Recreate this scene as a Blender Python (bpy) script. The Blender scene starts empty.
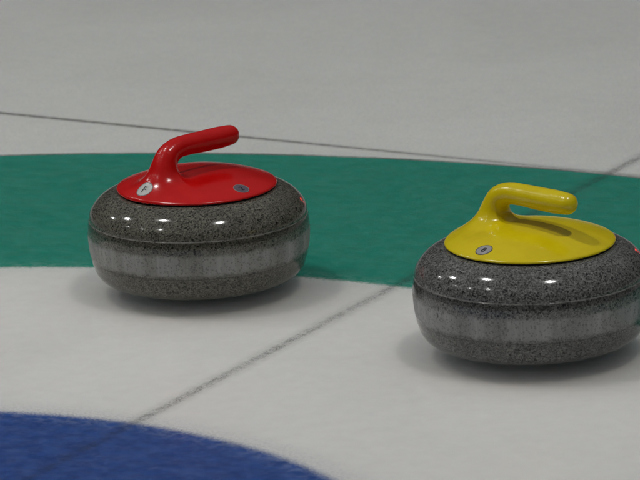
import bpy, math, random
import numpy as np
from mathutils import Matrix, Vector

random.seed(4)
scene = bpy.context.scene
COL = scene.collection

# ------------------------------------------------------------------ helpers
def link_mesh(name, verts, faces, mat, parent=None, smooth=True, normals=None):
    me = bpy.data.meshes.new(name)
    me.from_pydata([tuple(map(float, v)) for v in verts], [], [tuple(int(i) for i in f) for f in faces])
    me.validate()
    if smooth:
        me.polygons.foreach_set('use_smooth', [True] * len(me.polygons))
    if normals is not None and len(normals) == len(me.vertices):
        me.normals_split_custom_set_from_vertices([tuple(map(float, n)) for n in normals])
    me.materials.append(mat)
    o = bpy.data.objects.new(name, me)
    COL.objects.link(o)
    if parent is not None:
        o.parent = parent
    return o


class NT:
    """tiny node-tree helper"""
    def __init__(self, mat):
        mat.use_nodes = True
        self.t = mat.node_tree
        self.t.nodes.clear()

    def n(self, kind, **kw):
        nd = self.t.nodes.new(kind)
        for k, v in kw.items():
            setattr(nd, k, v)
        return nd

    def l(self, a, b):
        self.t.links.new(a, b)

    def setin(self, sock, v):
        if hasattr(v, 'is_output'):
            self.l(v, sock)
        else:
            sock.default_value = v

    def math(self, op, a, b=0.0, c=0.0, clamp=False):
        nd = self.n('ShaderNodeMath', operation=op, use_clamp=clamp)
        self.setin(nd.inputs[0], a)
        self.setin(nd.inputs[1], b)
        self.setin(nd.inputs[2], c)
        return nd.outputs[0]

    def vmath(self, op, a, b=(0, 0, 0)):
        nd = self.n('ShaderNodeVectorMath', operation=op)
        self.setin(nd.inputs[0], a)
        self.setin(nd.inputs[1], b)
        return nd.outputs['Value'] if op in ('LENGTH', 'DISTANCE', 'DOT_PRODUCT') else nd.outputs[0]

    def mix(self, f, a, b, blend='MIX'):
        nd = self.n('ShaderNodeMix', data_type='RGBA', blend_type=blend)
        self.setin(nd.inputs[0], f)
        self.setin(nd.inputs[6], a)
        self.setin(nd.inputs[7], b)
        return nd.outputs[2]

    def noise(self, vec, scale, detail=2.0, rough=0.5, dist=0.0):
        nd = self.n('ShaderNodeTexNoise')
        self.l(vec, nd.inputs['Vector'])
        nd.inputs['Scale'].default_value = scale
        nd.inputs['Detail'].default_value = detail
        nd.inputs['Roughness'].default_value = rough
        nd.inputs['Distortion'].default_value = dist
        return nd.outputs['Fac']

    def ss(self, v, lo, hi, a=0.0, b=1.0):
        """smoothstep of v from lo..hi to a..b"""
        nd = self.n('ShaderNodeMapRange', interpolation_type='SMOOTHSTEP')
        self.setin(nd.inputs[0], v)
        nd.inputs[1].default_value = lo
        nd.inputs[2].default_value = hi
        nd.inputs[3].default_value = a
        nd.inputs[4].default_value = b
        return nd.outputs[0]

    def inv(self, v):
        return self.math('SUBTRACT', 1.0, v)

    def bump(self, h, strength, distance):
        nd = self.n('ShaderNodeBump')
        self.l(h, nd.inputs['Height'])
        nd.inputs['Strength'].default_value = strength
        nd.inputs['Distance'].default_value = distance
        return nd.outputs[0]

    def out(self, color, rough, normal=None, **kw):
        p = self.n('ShaderNodeBsdfPrincipled')
        self.setin(p.inputs['Base Color'], color)
        self.setin(p.inputs['Roughness'], rough)
        if normal is not None:
            self.l(normal, p.inputs['Normal'])
        for k, v in kw.items():
            self.setin(p.inputs[k.replace('_', ' ')], v)
        o = self.n('ShaderNodeOutputMaterial')
        self.l(p.outputs[0], o.inputs[0])
        return p


def rgb(r, g, b):
    return (r, g, b, 1.0)

# ------------------------------------------------------------------ materials
HOUSE_R = (1.829, 1.219, 0.610)

def ice_material():
    m = bpy.data.materials.new('pebbled_ice')
    T = NT(m)
    co = T.n('ShaderNodeTexCoord').outputs['Object']
    sep = T.n('ShaderNodeSeparateXYZ'); T.l(co, sep.inputs[0])
    X, Y = sep.outputs[0], sep.outputs[1]
    xy = T.vmath('MULTIPLY', co, (1, 1, 0))
    r = T.vmath('LENGTH', xy)
    # wobble of the paint edges
    n1 = T.noise(xy, 90, 3, 0.6)
    n2 = T.noise(xy, 320, 2, 0.6)
    n3 = T.noise(xy, 9, 2, 0.5)
    wob = T.math('ADD', T.math('MULTIPLY', T.math('SUBTRACT', n1, .5), .016),
                 T.math('MULTIPLY', T.math('SUBTRACT', n2, .5), .012))
    wob = T.math('ADD', wob, T.math('MULTIPLY', T.math('SUBTRACT', n3, .5), .006))
    rw = T.math('ADD', r, wob)
    rw_s = T.math('ADD', r, T.math('MULTIPLY', wob, .35))      # crisper outer edge
    green = T.math('MULTIPLY', T.ss(rw, 1.219 - .007, 1.219 + .007), T.ss(rw_s, 1.829 - .004, 1.829 + .004, 1, 0))
    rb = T.math('ADD', r, T.math('ADD', T.math('MULTIPLY', T.math('SUBTRACT', n2, .5), .016), T.math('MULTIPLY', T.math('SUBTRACT', n3, .5), .004)))
    blue = T.ss(rb, .610 - .010, .610 + .009, 1, 0)
    # white ice with cloudy patches
    cl = T.noise(xy, 2.6, 4, 0.55, .6)
    cl2 = T.noise(xy, 38, 4, 0.65)
    cl3 = T.noise(T.vmath('MULTIPLY', xy, (1, .35, 1)), 14, 4, 0.6)
    white = T.mix(cl, rgb(.605, .598, .580), rgb(.775, .770, .752))
    white = T.mix(T.ss(cl2, .35, .75, 0, .14), white, rgb(.80, .81, .78))
    white = T.mix(T.ss(cl3, .5, .8, 0, .12), white, rgb(.59, .59, .565))
    # green
    g = T.mix(T.ss(cl2, .3, .7), rgb(.004, .188, .128), rgb(.007, .218, .155))
    g = T.mix(T.ss(n2, .45, .8, 0, .4), g, rgb(.04, .26, .20))
    g = T.mix(T.ss(cl3, .45, .8, 0, .12), g, rgb(.006, .125, .088))
    # paint thins out in the last 2 cm of the inner edge
    thin = T.math('MULTIPLY', T.ss(rw, 1.215, 1.262, .55, 0), T.ss(n1, .40, .62))
    g = T.mix(thin, g, rgb(.14, .34, .28))
    b = T.mix(T.ss(cl2, .3, .7), rgb(.009, .040, .180), rgb(.020, .068, .265))
    b = T.mix(T.ss(n1, .45, .75, 0, .35), b, rgb(.055, .10, .29))
    b = T.mix(T.ss(cl3, .5, .8, 0, .2), b, rgb(.010, .026, .11))
    bthin = T.math('MULTIPLY', T.ss(rw, .57, .612, 0, .5), T.ss(n1, .40, .62))
    b = T.mix(bthin, b, rgb(.15, .19, .34))
    fuzz = T.math('MULTIPLY', T.ss(r, .600, .665, .42, 0), T.ss(T.noise(xy, 260, 3, .7), .42, .62, .25, 1))
    white = T.mix(fuzz, white, rgb(.26, .27, .31))
    fuzz2 = T.math('MULTIPLY', T.ss(r, 1.185, 1.222, 0, .30), T.ss(T.noise(xy, 260, 3, .7), .45, .62))
    white = T.mix(fuzz2, white, rgb(.34, .46, .42))
    c = T.mix(green, white, g)
    c = T.mix(blue, c, b)
    # dark thin scribe at the outer edge of the green ring
    sc = T.math('ABSOLUTE', T.math('SUBTRACT', rw_s, 1.830))
    c = T.mix(T.math('MULTIPLY', T.ss(sc, .001, .007, .75, 0), T.ss(n3, .3, .6, .45, 1)), c, rgb(.05, .055, .05))
    # centre line (x = 0) and back line (y = 1.835), yarn lines frozen in: broken, dirty
    wl = T.math('MULTIPLY', T.math('SUBTRACT', n2, .5), .006)
    wl2 = T.math('ADD', wl, T.math('MULTIPLY', T.math('SUBTRACT', n1, .5), .002))
    dcx = T.math('ABSOLUTE', T.math('ADD', X, wl2))
    core = T.math('MULTIPLY', T.ss(dcx, .002, .0125, .95, 0), T.ss(T.noise(xy, 420, 2, .6), .36, .60, .45, 1))
    halo = T.ss(dcx, .002, .022, .34, 0)
    lump = T.noise(T.vmath('MULTIPLY', co, (1, .6, 0)), 110, 3, 0.65)
    lumpL = T.noise(xy, 5, 2, 0.5)
    ink = T.math('MULTIPLY', core, T.ss(lump, .34, .60, .52, .92))
    ink = T.math('MULTIPLY', ink, T.ss(lumpL, .3, .65, .75, 1.0))
    cline = T.math('MAXIMUM', ink, T.math('MULTIPLY', halo, T.ss(lump, .3, .7, .5, 1)))
    cline = T.math('MULTIPLY', cline, T.math('SUBTRACT', 1.0, T.math('MULTIPLY', blue, .30)))
    cline = T.math('MULTIPLY', cline, T.math('SUBTRACT', 1.0, T.math('MULTIPLY', green, .12)))
    c = T.mix(cline, c, T.mix(.10, T.mix(1.0, c, rgb(.18, .18, .18), 'MULTIPLY'), rgb(.10, .10, .11)))
    dby = T.math('ABSOLUTE', T.math('ADD', T.math('SUBTRACT', Y, 1.837), T.math('MULTIPLY', wl2, .6)))
    bline = T.math('MULTIPLY', T.ss(dby, .0015, .0085, .98, 0), T.ss(lump, .25, .6, .6, 1.0))
    bline = T.math('MULTIPLY', bline, T.ss(X, -.75, .0, 1, .5))
    bline = T.math('MAXIMUM', bline, T.ss(dby, .003, .016, .22, 0))
    c = T.mix(bline, c, rgb(.08, .072, .068))
    # rare specks of dirt
    sp = T.noise(xy, 170, 1, .5)
    c = T.mix(T.ss(sp, .82, .86, 0, .35), c, rgb(.22, .21, .19))
    # pebble relief
    nrm = None
    rough = .6
    p = T.out(c, rough, nrm, IOR=1.31)
    p.inputs['Subsurface Weight'].default_value = 1.0
    p.inputs['Subsurface Radius'].default_value = (.8, .9, 1.0)
    p.inputs['Subsurface Scale'].default_value = .18
    p.inputs['Specular IOR Level'].default_value = 0.0
    return m


def granite_material(name, dark, mid, light, band_c, marks=()):
    m = bpy.data.materials.new(name)
    T = NT(m)
    co = T.n('ShaderNodeTexCoord').outputs['Object']
    info = T.n('ShaderNodeObjectInfo')
    sep = T.n('ShaderNodeSeparateXYZ'); T.l(co, sep.inputs[0])
    Z = sep.outputs[2]
    v = T.n('ShaderNodeTexVoronoi', feature='F1'); T.l(co, v.inputs['Vector'])
    v.inputs['Scale'].default_value = 620
    crys = T.n('ShaderNodeSeparateColor'); T.l(v.outputs['Color'], crys.inputs[0])
    n = T.noise(co, 640, 2, .6)
    g = T.math('ADD', T.math('MULTIPLY', crys.outputs[0], .34), T.math('MULTIPLY', n, .90))
    # separate dark mica grains of two sizes: a random share of voronoi cells, each a small irregular blot
    def grains(scale, share, size):
        vv = T.n('ShaderNodeTexVoronoi', feature='F1'); T.l(co, vv.inputs['Vector'])
        vv.inputs['Scale'].default_value = scale
        sc = T.n('ShaderNodeSeparateColor'); T.l(vv.outputs['Color'], sc.inputs[0])
        rad = T.math('MULTIPLY', T.math('ADD', sc.outputs[1], .45), size)
        dd = T.math('ADD', vv.outputs['Distance'], T.math('MULTIPLY', T.math('SUBTRACT', n, .5), .55))
        inside = T.ss(T.math('SUBTRACT', dd, rad), -.10, .06, 1, 0)
        return T.math('MULTIPLY', inside, T.math('LESS_THAN', sc.outputs[0], share))
    gr1 = grains(390, .50, .42)
    gr2 = grains(280, .22, .36)
    ramp = T.n('ShaderNodeValToRGB')
    T.l(g, ramp.inputs[0])
    e = ramp.color_ramp.elements
    e[0].position = .36; e[0].color = tuple(a * .45 + b * .55 for a, b in zip(dark, mid))
    e[1].position = .52; e[1].color = mid
    x = e.new(.66); x.color = tuple(a * .6 + b * .4 for a, b in zip(mid, light))
    x = e.new(.82); x.color = light
    gran = ramp.outputs[0]
    # black biotite flakes
    gran = T.mix(T.math('MULTIPLY', gr1, .76), gran, dark)
    gran = T.mix(T.math('MULTIPLY', gr2, .92), gran, dark)
    gr3 = grains(330, .16, .36)
    gran = T.mix(T.math('MULTIPLY', gr3, .35), gran, light)
    # faint large clouding
    cloud = T.noise(co, 22, 2, .5)
    gran = T.mix(T.ss(cloud, .35, .7, 0, .25), gran, tuple(a * .7 for a in mid[:3]) + (1,))
    # striking band: ground, lighter, streaked
    wz = T.math('ADD', Z, T.math('MULTIPLY', T.math('SUBTRACT', T.noise(co, 60, 3, .6), .5), .008))
    bandm = T.math('MULTIPLY', T.ss(wz, .0365, .0435), T.ss(wz, .061, .069, 1, 0))
    soft = T.math('MULTIPLY', T.ss(wz, .034, .037), T.ss(wz, .072, .075, 1, 0))
    stc = T.vmath('MULTIPLY', co, (1, 1, .05))
    st = T.noise(stc, 210, 3, .65)
    st2 = T.noise(stc, 35, 2, .6)
    bc = T.mix(T.ss(st, .42, .70, 0, .55), band_c, tuple(min(1, a * 1.55) for a in band_c[:3]) + (1,))
    bc = T.mix(T.ss(st2, .4, .65, 0, .35), bc, tuple(a * 1.3 for a in band_c[:3]) + (1,))
    bc = T.mix(T.math('MULTIPLY', T.math('MAXIMUM', gr1, gr2), .34), bc, dark)
    f = T.math('ADD', T.math('MULTIPLY', bandm, T.ss(st2, .34, .64, .42, .92)), T.math('MULTIPLY', soft, .14), clamp=True)
    col = T.mix(f, gran, bc)
    # polished dark ring just under the seam, thin pale chipped seam line
    ring = T.math('MULTIPLY', T.ss(Z, .0745, .0775), T.ss(Z, .0815, .083, 1, 0))
    col = T.mix(T.math('MULTIPLY', ring, .45), col, dark)
    seam = T.ss(T.math('ABSOLUTE', T.math('SUBTRACT', Z, .0838)), .0003, .0009, 1, 0)
    col = T.mix(T.math('MULTIPLY', seam, T.ss(T.noise(co, 60, 2, .6), .35, .6, .25, .8)), col, rgb(.38, .37, .35))
    seam2 = T.ss(T.math('ABSOLUTE', T.math('SUBTRACT', Z, .0355)), .0003, .0011, .5, 0)
    col = T.mix(seam2, col, dark)
    for (px, py, pz, sx, sy, sz) in marks:
        d = T.vmath('LENGTH', T.vmath('MULTIPLY', T.vmath('SUBTRACT', co, (px, py, pz)), (1 / sx, 1 / sy, 1 / sz)))
        d = T.math('ADD', d, T.math('MULTIPLY', T.math('SUBTRACT', n, .5), 1.2))
        col = T.mix(T.ss(d, .6, 1.1, .8, 0), col, rgb(.012, .012, .014))
    rough = T.math('ADD', T.ss(f, 0, 1, .08, .52), T.math('MULTIPLY', T.noise(co, 500, 1, .5), .05))
    h = T.math('MULTIPLY', T.math('ADD', T.math('MULTIPLY', st, .6), n), T.ss(f, 0, 1, .08, 1))
    nrm = T.bump(h, .35, .0006)
    T.out(col, rough, nrm, IOR=1.5)
    return m


def plastic_material(name, c1, c2, rough=.17):
    m = bpy.data.materials.new(name)
    T = NT(m)
    co = T.n('ShaderNodeTexCoord').outputs['Object']
    n = T.noise(co, 30, 4, .6)
    fine = T.noise(co, 260, 3, .6)
    c = T.mix(T.ss(n, .3, .7), c1, c2)
    # light scuffs from handling
    sv = T.vmath('MULTIPLY', co, (1, .12, 1))
    s = T.noise(sv, 420, 2, .6)
    c = T.mix(T.ss(s, .66, .80, 0, .16), c, tuple(min(1, a * 1.3 + .03) for a in c1[:3]) + (1,))
    r = T.math('ADD', T.math('MULTIPLY', fine, .10), T.ss(n, .3, .7, rough - .05, rough + .03))
    nrm = T.bump(T.math('ADD', n, T.math('MULTIPLY', fine, .05)), .05, .004)
    T.out(c, r, nrm, IOR=1.5)
    return m


def plain_material(name, c, rough, metallic=0.0, var=.12, scale=120):
    m = bpy.data.materials.new(name)
    T = NT(m)
    co = T.n('ShaderNodeTexCoord').outputs['Object']
    n = T.noise(co, scale, 3, .6)
    col = T.mix(T.ss(n, .3, .7), tuple(a * (1 - var) for a in c[:3]) + (1,), tuple(min(1, a * (1 + var)) for a in c[:3]) + (1,))
    T.out(col, T.math('ADD', T.math('MULTIPLY', n, .1), rough - .05), None, Metallic=metallic)
    return m

# ------------------------------------------------------------------ the ice
ICE_X, ICE_Y = 30.0, 34.0
v = [(-ICE_X, -14, 0), (ICE_X, -14, 0), (ICE_X, ICE_Y, 0), (-ICE_X, ICE_Y, 0)]
ice = link_mesh('painted_ice', v, [(0, 1, 2, 3)], ice_material(), smooth=False)
ice['kind'] = 'structure'

# clear pebbled ice frozen over the white and painted layer
ICE_D = .0135
def clear_ice_material():
    m = bpy.data.materials.new('clear_ice')
    T = NT(m)
    co = T.n('ShaderNodeTexCoord').outputs['Object']
    xy = T.vmath('MULTIPLY', co, (1, 1, 0))
    nrm = T.bump(T.math('ADD', T.noise(xy, 110, 2, .5), T.math('MULTIPLY', T.noise(xy, 30, 2, .5), .8)), .22, .0012)
    fr = T.n('ShaderNodeFresnel'); fr.inputs[0].default_value = 1.31
    gl = T.n('ShaderNodeBsdfGlossy'); T.setin(gl.inputs['Roughness'], T.ss(T.noise(xy, 12, 3, .6), .3, .7, .16, .27))
    T.l(nrm, gl.inputs['Normal'])
    tr = T.n('ShaderNodeBsdfTransparent'); tr.inputs[0].default_value = (.99, .99, .99, 1)
    mx = T.n('ShaderNodeMixShader')
    T.l(fr.outputs[0], mx.inputs[0]); T.l(tr.outputs[0], mx.inputs[1]); T.l(gl.outputs[0], mx.inputs[2])
    # thin skin of frost, a touch of scattering on the very surface
    df = T.n('ShaderNodeBsdfDiffuse'); df.inputs[0].default_value = (.80, .82, .82, 1)
    m2 = T.n('ShaderNodeMixShader')
    T.setin(m2.inputs[0], T.ss(T.noise(xy, 45, 4, .65), .3, .75, .01, .035))
    T.l(mx.outputs[0], m2.inputs[1]); T.l(df.outputs[0], m2.inputs[2])
    o = T.n('ShaderNodeOutputMaterial'); T.l(m2.outputs[0], o.inputs[0])
    return m
top = link_mesh('ice', [(x, y, ICE_D) for x, y, z in v], [(0, 1, 2, 3)], clear_ice_material(), smooth=False)
top['kind'] = 'structure'

# ------------------------------------------------------------------ handle + top cap as one moulded form
ZR = 0.1208           # underside of the cap above the ice
CAP_R = 0.1020
CAP_T = 0.0030
CAP_H = 0.0195

def bezier_path():
    ctrl = [(-.0665, -.006), (-.0605, .010), (-.0560, .024), (-.0520, .0375), (-.0445, .0490), (-.0295, .0553),
            (-.0100, .0562), (.0150, .0556), (.0400, .0553), (.0580, .0552)]
    rad = [.0170, .0160, .0152, .0147, .0140, .0132, .0131, .0137, .0139, .0127]
    c = np.array(ctrl); rr = np.array(rad)
    out = []
    n = len(c)
    for i in range(n - 1):                       # Catmull-Rom
        p0, p1, p2, p3 = c[max(i - 1, 0)], c[i], c[i + 1], c[min(i + 2, n - 1)]
        for k in range(5):
            t = k / 5
            q = .5 * ((2 * p1) + (-p0 + p2) * t + (2 * p0 - 5 * p1 + 4 * p2 - p3) * t * t + (-p0 + 3 * p1 - 3 * p2 + p3) * t ** 3)
            out.append((q[0], q[1], rr[i] * (1 - t) + rr[i + 1] * t))
    out.append((c[-1][0], c[-1][1], rr[-1]))
    return np.array(out)

PATH = bezier_path()

def smin(a, b, k):
    h = np.maximum(k - np.abs(a - b), 0) / k
    return np.minimum(a, b) - h * h * h * k / 6

def cap_sdf(x, y, z):
    r = np.sqrt(x * x + y * y)
    q = np.clip(r / CAP_R, 0, 1.3)
    top = (z - (CAP_T + CAP_H * (1 - q ** 2.2))) * .96
    side = r - CAP_R
    bot = -z
    return -smin(-top, -smin_neg(side, bot), .0035)

def smin_neg(a, b):
    return -(-np.maximum(a, b))

def cap_sdf(x, y, z):
    r = np.sqrt(x * x + y * y)
    q = np.clip(r / CAP_R, 0, 1.3)
    top = (z - (CAP_T + CAP_H * (1 - q ** 2.2))) * .96
    side = r - CAP_R
    bot = -z
    a = -smin(-top, -side, .0040)                # smooth max
    return -smin(-a, -bot, .0020)

def handle_sdf(x, y, z):
    d = np.full(x.shape, 1e9)
    # oval section: a little wider than tall is felt by squeezing y
    ys = y * .97
    for i in range(len(PATH) - 1):
        ax, az, ra = PATH[i]; bx, bz, rb = PATH[i + 1]
        ux, uz = bx - ax, bz - az
        L2 = ux * ux + uz * uz
        t = np.clip(((x - ax) * ux + (z - az) * uz) / L2, 0, 1)
        dd = np.sqrt((x - ax - t * ux) ** 2 + ys ** 2 + (z - az - t * uz) ** 2) - (ra + t * (rb - ra))
        d = np.minimum(d, dd)
    return d

def sdf(x, y, z):
    c = cap_sdf(x, y, z)
    h = handle_sdf(x, y, z)
    # fillet fades out towards the raised grip so that the grip does not bulge down
    k = .010 + .038 * np.clip((-.012 - x) / .035, 0, 1)
    u = smin(c, h, k)
    return np.maximum(u, -z)

def grad(P):
    e = 2e-4
    g = np.empty_like(P)
    for a in range(3):
        d = np.zeros(3); d[a] = e
        A = P + d; B = P - d
        g[:, a] = (sdf(A[:, 0], A[:, 1], A[:, 2]) - sdf(B[:, 0], B[:, 1], B[:, 2])) / (2 * e)
    return g

def project(P, n=4):
    for _ in range(n):
        g = grad(P)
        f = sdf(P[:, 0], P[:, 1], P[:, 2])
        P = P - g * (f / np.maximum((g * g).sum(1), 1e-6))[:, None]
    return P

def surface_nets(h=.0016):
    xs = np.arange(-.108, .109, h); ys = np.arange(-.108, .109, h); zs = np.arange(-.005, .078, h)
    X, Y, Z = np.meshgrid(xs, ys, zs, indexing='ij')
    F = sdf(X, Y, Z)
    S = F < 0
    nx, ny, nz = F.shape
    c = np.zeros((nx - 1, ny - 1, nz - 1), int)
    for dx in (0, 1):
        for dy in (0, 1):
            for dz in (0, 1):
                c += S[dx:nx - 1 + dx, dy:ny - 1 + dy, dz:nz - 1 + dz]
    act = (c > 0) & (c < 8)
    idx = -np.ones(act.shape, int)
    ii = np.argwhere(act)
    idx[act] = np.arange(len(ii))
    P = np.zeros((len(ii), 3)); W = np.zeros(len(ii))
    org = np.array([xs[0], ys[0], zs[0]])
    corners = [(a, b, d) for a in (0, 1) for b in (0, 1) for d in (0, 1)]
    for a in corners:
        for ax in range(3):
            if a[ax] == 0:
                b = list(a); b[ax] = 1
                fa = F[ii[:, 0] + a[0], ii[:, 1] + a[1], ii[:, 2] + a[2]]
                fb = F[ii[:, 0] + b[0], ii[:, 1] + b[1], ii[:, 2] + b[2]]
                cr = (fa < 0) != (fb < 0)
                t = np.where(cr, fa / np.where(fa == fb, 1, fa - fb), 0)
                p = np.array(a, float)[None, :].repeat(len(ii), 0)
                p[:, ax] += t
                P[cr] += p[cr]; W[cr] += 1
    P = org + (ii + P / W[:, None]) * h
    faces = []
    for ax in range(3):
        b, cc = (ax + 1) % 3, (ax + 2) % 3
        sl0 = [slice(None)] * 3; sl1 = [slice(None)] * 3
        sl0[ax] = slice(0, -1); sl1[ax] = slice(1, None)
        cross = S[tuple(sl0)] != S[tuple(sl1)]
        for e in np.argwhere(cross):
            if e[b] == 0 or e[cc] == 0 or e[b] >= F.shape[b] - 1 or e[cc] >= F.shape[cc] - 1:
                continue
            q = []
            for db, dc in ((-1, -1), (0, -1), (0, 0), (-1, 0)):
                k = e.copy(); k[b] += db; k[cc] += dc
                q.append(idx[tuple(k)])
            if not S[tuple(e)]:
                q.reverse()
            faces.append(q)
    return P, np.array(faces)

NETP, NETF = surface_nets()
low = NETP[:, 2] < .0012
NP = NETP.copy()
NP[~low] = project(NETP[~low], 3)
NG = grad(NP); NG /= np.maximum(np.linalg.norm(NG, axis=1), 1e-9)[:, None]
cen = NP[NETF].mean(1)
hc = handle_sdf(cen[:, 0], cen[:, 1], cen[:, 2])
cc_ = cap_sdf(cen[:, 0], cen[:, 1], cen[:, 2])
is_handle = (cc_ > .0042) | (hc < cc_)

def sub(mask):
    f = NETF[mask]
    u, inv = np.unique(f, return_inverse=True)
    return NP[u] + np.array([0, 0, ZR]), inv.reshape(f.shape), NG[u]

CAP_DATA, HANDLE_DATA = sub(~is_handle), sub(is_handle)

# ------------------------------------------------------------------ granite stone profile (radius, height)
def smooth_profile(pts, n=8):
    c = np.array(pts); out = []
    m = len(c)
    for i in range(m - 1):
        p0, p1, p2, p3 = c[max(i - 1, 0)], c[i], c[i + 1], c[min(i + 2, m - 1)]
        for k in range(n):
            t = k / n
            out.append(.5 * ((2 * p1) + (-p0 + p2) * t + (2 * p0 - 5 * p1 + 4 * p2 - p3) * t * t + (-p0 + 3 * p1 - 3 * p2 + p3) * t ** 3))
    out.append(c[-1])
    return np.array(out)

LOWER = [(.0500, .0040), (.0600, .0008), (.0660, .0000), (.0800, .0002), (.0980, .0008), (.1120, .0022), (.1215, .0055), (.1285, .0105), (.1335, .0180), (.1357, .0250), (.1370, .0285)]
BAND = [(.1370, .0285), (.1383, .0340), (.1400, .0450), (.1409, .0560), (.1412, .0650), (.1407, .0740), (.1402, .0780)]
UPPER = [(.1402, .0780), (.1397, .0810), (.1391, .0833), (.1386, .0836), (.1385, .0841), (.1389, .0845), (.1385, .0880), (.1368, .0935), (.1335, .0990), (.1288, .1047), (.1228, .1100),
         (.1150, .1146), (.1070, .1177), (.0980, .1194), (.0880, .1200), (.0400, .1202), (.0005, .1202)]

def revolve(prof, seg=256):
    v = []; f = []
    n = len(prof)
    for j in range(seg):
        a = 2 * math.pi * j / seg
        ca, sa = math.cos(a), math.sin(a)
        for r, z in prof:
            v.append((r * ca, r * sa, z))
    for j in range(seg):
        k = (j + 1) % seg
        for i in range(n - 1):
            f.append((j * n + i, k * n + i, k * n + i + 1, j * n + i + 1))
    return v, f

def join(*vf):
    V = []; Fc = []
    for v, f in vf:
        o = len(V)
        V += v; Fc += [tuple(i + o for i in q) for q in f]
    return V, Fc

# ------------------------------------------------------------------ stickers
def tangent_frame(px, py, upx, upy):
    P = np.array([[px, py, .03]])
    # drop on the surface from above
    z = .045
    while z > 0 and sdf(np.array([px]), np.array([py]), np.array([z]))[0] > 0:
        z -= .0002
    P = project(np.array([[px, py, z]]), 5)
    n = grad(P)[0]; n /= np.linalg.norm(n)
    up = np.array([upx, upy, 0.0]); up -= n * (up @ n); up /= np.linalg.norm(up)
    rt = np.cross(up, n)
    return P[0], rt, up, n

def lay(fr, uv, lift):
    P, rt, up, n = fr
    Q = P + np.outer(uv[:, 0], rt) + np.outer(uv[:, 1], up)
    Q = project(Q, 4)
    g = grad(Q); g /= np.linalg.norm(g, axis=1)[:, None]
    Q = Q + g * np.asarray(lift).reshape(-1, 1)
    return Q + np.array([0, 0, ZR])

def disc_mesh(fr, r0, r1, top, seg=56, rings=7):
    """thin disc (r0 = 0) or annulus with a real edge, laid on the curved plastic"""
    uv = []; lift = []
    rad = list(np.linspace(max(r0, .0002), r1, rings))
    for k, r in enumerate(rad):
        for j in range(seg):
            a = 2 * math.pi * j / seg
            uv.append((r * math.cos(a), r * math.sin(a))); lift.append(top)
    for j in range(seg):
        a = 2 * math.pi * j / seg
        uv.append((r1 * 1.012 * math.cos(a), r1 * 1.012 * math.sin(a))); lift.append(-.0001)
    f = []
    for k in range(rings):
        for j in range(seg):
            a = k * seg + j; b = k * seg + (j + 1) % seg
            f.append((a, a + seg, b + seg, b))
    if r0 == 0:
        f.append(tuple(range(seg))[::1])
    else:
        base = len(uv)
        for j in range(seg):
            a = 2 * math.pi * j / seg
            uv.append((r0 * math.cos(a), r0 * math.sin(a))); lift.append(-.0001)
        for j in range(seg):
            b = (j + 1) % seg
            f.append((j, b, base + b, base + j))
    return lay(fr, np.array(uv), lift), f

def glyph_mesh(fr, ch, size, top):
    cu = bpy.data.curves.new('glyph_curve', 'FONT')
    cu.body = ch
    cu.size = size
    cu.offset = size * .015              # bolder strokes
    cu.resolution_u = 8
    cu.align_x = 'CENTER'
    ob = bpy.data.objects.new('glyph_curve', cu)
    COL.objects.link(ob)
    dg = bpy.context.evaluated_depsgraph_get()
    me = ob.evaluated_get(dg).to_mesh()
    uv = np.array([(p.co.x, p.co.y) for p in me.vertices])
    uv -= (uv.min(0) + uv.max(0)) / 2
    f = [tuple(p.vertices) for p in me.polygons]
    ob.evaluated_get(dg).to_mesh_clear()
    bpy.data.objects.remove(ob); bpy.data.curves.remove(cu)
    return lay(fr, uv, np.full(len(uv), top)), f

# ------------------------------------------------------------------ build one stone
def make_stone(label, pos, ang, gran, plast, stickers):
    root = bpy.data.objects.new('curling_stone', None)
    root.empty_display_size = .1
    COL.objects.link(root)
    # the stone stands on the clear ice, ICE_D above the painted layer the camera was solved from
    k = ICE_D / CAM[2]
    root.location = (pos[0] + (CAM[0] - pos[0]) * k, pos[1] + (CAM[1] - pos[1]) * k, ICE_D)
    root.scale = (1 - k,) * 3
    root.rotation_euler = (0, 0, ang)
    root['label'] = label
    root['category'] = 'curling stone'
    root['group'] = 'curling stones on the ice'
    body = join(revolve(smooth_profile(LOWER, 4)), revolve(smooth_profile(UPPER, 4)))
    link_mesh('granite_body', body[0], body[1], gran, root)
    bv, bf = revolve(smooth_profile(BAND, 4))
    link_mesh('striking_band', bv, bf, gran, root)
    cv, cf, cn = CAP_DATA
    link_mesh('top_cap', cv, cf, plast, root, normals=cn)
    hv, hf, hn = HANDLE_DATA
    link_mesh('handle', hv, hf, plast, root, normals=hn)
    # black ring painted as the shade in the gap between cap and granite
    gv, gf = revolve([(.0975, .1185), (.0990, .1188), (.0990, ZR + .0004), (.0975, ZR + .0004)], 128)
    link_mesh('gap_shade_ring', gv, gf, MAT_GAP_SHADE, root)
    for ch, x, y, ux, uy, r, face, ring, lab in stickers:
        fr = tangent_frame(x, y, ux, uy)
        dv, df = disc_mesh(fr, 0, r, .00030)
        s = link_mesh('round_sticker', dv, df, face, root)
        s['label'] = lab
        rv, rf = disc_mesh(fr, r * .90, r * 1.0, .00042, rings=3)
        link_mesh('sticker_rim', rv, rf, ring, s)
        tv, tf = glyph_mesh(fr, ch, r * 1.12, .00055)
        link_mesh('sticker_character', tv, tf, MAT_INK, s, smooth=False)
    return root

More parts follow.
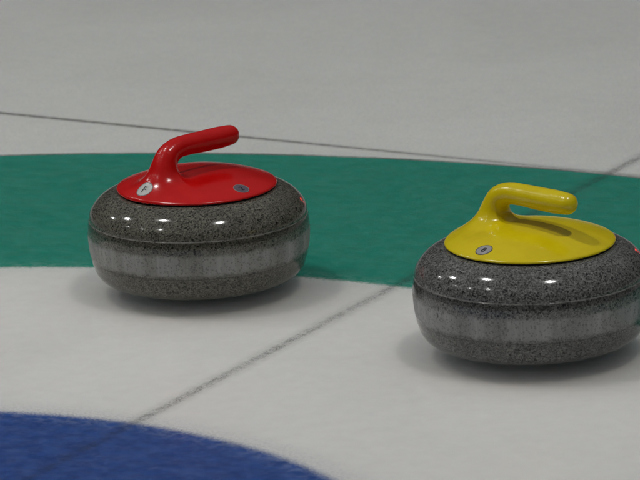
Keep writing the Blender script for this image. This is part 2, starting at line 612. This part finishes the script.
MAT_GAP_SHADE = plain_material('gap_shade_black', rgb(.008, .008, .008), .6)  # near-black tone stands for the shade under the cap rim
MAT_INK = plain_material('black_ink', rgb(.012, .012, .014), .45)
MAT_WHITE = plain_material('sticker_white', rgb(.52, .52, .50), .35)
MAT_GREY = plain_material('sticker_grey', rgb(.36, .35, .35), .35)
MAT_MAUVE = plain_material('sticker_mauve_grey', rgb(.13, .10, .13), .35)
MAT_RIM = plain_material('sticker_rim_dark', rgb(.09, .085, .085), .4)
MAT_RIM_SOFT = plain_material('sticker_rim_grey', rgb(.24, .22, .22), .4)

GR_WARM = granite_material('warm_granite', rgb(.010, .010, .008), rgb(.074, .071, .058), rgb(.20, .192, .155), rgb(.285, .283, .276))
GR_COOL = granite_material('grey_granite', rgb(.009, .009, .009), rgb(.078, .078, .075), rgb(.24, .238, .23), rgb(.30, .30, .30),
                           marks=((-.0256, -.1387, .0665, .0014, .0014, .0034), (-.0275, -.1384, .0585, .0016, .0016, .0040)))
RED = plastic_material('red_plastic', rgb(.54, .003, .003), rgb(.60, .005, .005), .17)
YELLOW = plastic_material('yellow_plastic', rgb(.68, .53, .004), rgb(.74, .59, .006), .17)

# camera numbers solved from the painted house (metres; house centre = origin)
CAM = (2.3746, -2.9963, 1.3659)
YAW, PITCH, ROLL, FPX = -.5318, .2629, -.0399, 4002.05

def away_angle(pos):
    """direction of 'away from the photographer' at a stone"""
    return math.atan2(pos[1] - CAM[1], pos[0] - CAM[0])

RED_POS = (-.2492, 1.1615)
YEL_POS = (.2668, 1.0767)
# handle local +x points right and away (red) / right and nearer (yellow)
red_ang = away_angle(RED_POS) - math.radians(90 - 40.2)
yel_ang = away_angle(YEL_POS) - math.radians(90 + 40.0)

make_stone('grey granite curling stone with glossy red handle, F and 2 stickers, on green ring', RED_POS, red_ang, GR_WARM, RED, [
    ('F', -.0885, -.0035, 1, .05, .0114, MAT_WHITE, MAT_RIM_SOFT, 'white round sticker with letter F'),
    ('2', .0015, -.0840, -.0015, .0840, .0102, MAT_MAUVE, MAT_RIM_SOFT, 'mauve grey round sticker with number 2')])
make_stone('grey granite curling stone with glossy yellow handle and number 8 sticker', YEL_POS, yel_ang, GR_COOL, YELLOW, [
    ('8', .0010, -.0850, 0, 1, .0104, MAT_GREY, MAT_RIM, 'grey round sticker with number 8')])

# ------------------------------------------------------------------ camera
f = Vector((math.sin(YAW) * math.cos(PITCH), math.cos(YAW) * math.cos(PITCH), -math.sin(PITCH)))
r = Vector((math.cos(YAW), -math.sin(YAW), 0)); u = r.cross(f)
r2 = r * math.cos(ROLL) + u * math.sin(ROLL); u2 = -r * math.sin(ROLL) + u * math.cos(ROLL)
cam = bpy.data.cameras.new('camera')
co = bpy.data.objects.new('camera', cam); COL.objects.link(co)
M = Matrix((r2, u2, -f)).transposed().to_4x4(); M.translation = Vector(CAM)
co.matrix_world = M
cam.sensor_width = 36; cam.lens = FPX / 640 * 36
cam.clip_start = .1; cam.clip_end = 200
cam.dof.use_dof = True; cam.dof.focus_distance = 4.85; cam.dof.aperture_fstop = 15
scene.camera = co

# ------------------------------------------------------------------ rink lamps and added fill lamps
def lamp(x, y, z, power, size=.34, color=(1, .995, .965), aim=None):
    d = bpy.data.lights.new('rink_or_fill_lamp', 'AREA')
    d.shape = 'DISK'; d.size = size; d.energy = power; d.color = color
    o = bpy.data.objects.new('rink_or_fill_lamp', d); COL.objects.link(o)
    o.location = (x, y, z)
    if aim is not None:
        o.rotation_euler = (Vector(aim) - Vector((x, y, z))).to_track_quat('-Z', 'Y').to_euler()
    return o

CEIL = 5.0
lamp(1.75, .60, CEIL, 66)
lamp(-1.85, .15, CEIL, 68)
lamp(-5.3, .40, CEIL, 66)
lamp(-8.6, 1.2, CEIL, 34)
lamp(-1.75, -2.85, CEIL, 14, .2)
lamp(-4.0, -3.0, CEIL, 7, .2)
lamp(-6.2, -2.3, CEIL, 7, .2)
# unseen fill lamps added to brighten the far ice, spread kept off the stones
for q in ((.6, 7.4), (-3.2, 7.4)):
    lamp(q[0], q[1], CEIL, 48).data.spread = math.radians(96)
# red sign lamp at the far end of the rink, seen only as a small red glint on each stone
lamp(-3.6, 21.0, .8, 12, .45, (1, .03, .02), aim=(0, 1, .1))

w = bpy.data.worlds.new('World'); scene.world = w
w.use_nodes = True
bg = w.node_tree.nodes['Background']
bg.inputs[0].default_value = (.86, .93, 1, 1)
bg.inputs[1].default_value = 1.0
# unlit hall: dark towards the stands, a dim ceiling lit by the ice overhead
W = w.node_tree
tc = W.nodes.new('ShaderNodeTexCoord'); sx = W.nodes.new('ShaderNodeSeparateXYZ')
mr = W.nodes.new('ShaderNodeMapRange'); vm = W.nodes.new('ShaderNodeVectorMath'); vm.operation = 'SCALE'
W.links.new(tc.outputs['Generated'], sx.inputs[0]); W.links.new(sx.outputs[2], mr.inputs[0])
mr.inputs[1].default_value = .25; mr.inputs[2].default_value = .85
mr.inputs[3].default_value = .02; mr.inputs[4].default_value = .18
vm.inputs[0].default_value = (.93, .97, 1.0)
W.links.new(mr.outputs[0], vm.inputs['Scale']); W.links.new(vm.outputs[0], bg.inputs[0])

vs = scene.view_settings
vs.view_transform = 'Standard'; vs.look = 'None'; vs.exposure = 0; vs.gamma = 1
scene.cycles.use_denoising = True
scene.cycles.denoising_input_passes = 'RGB_ALBEDO'
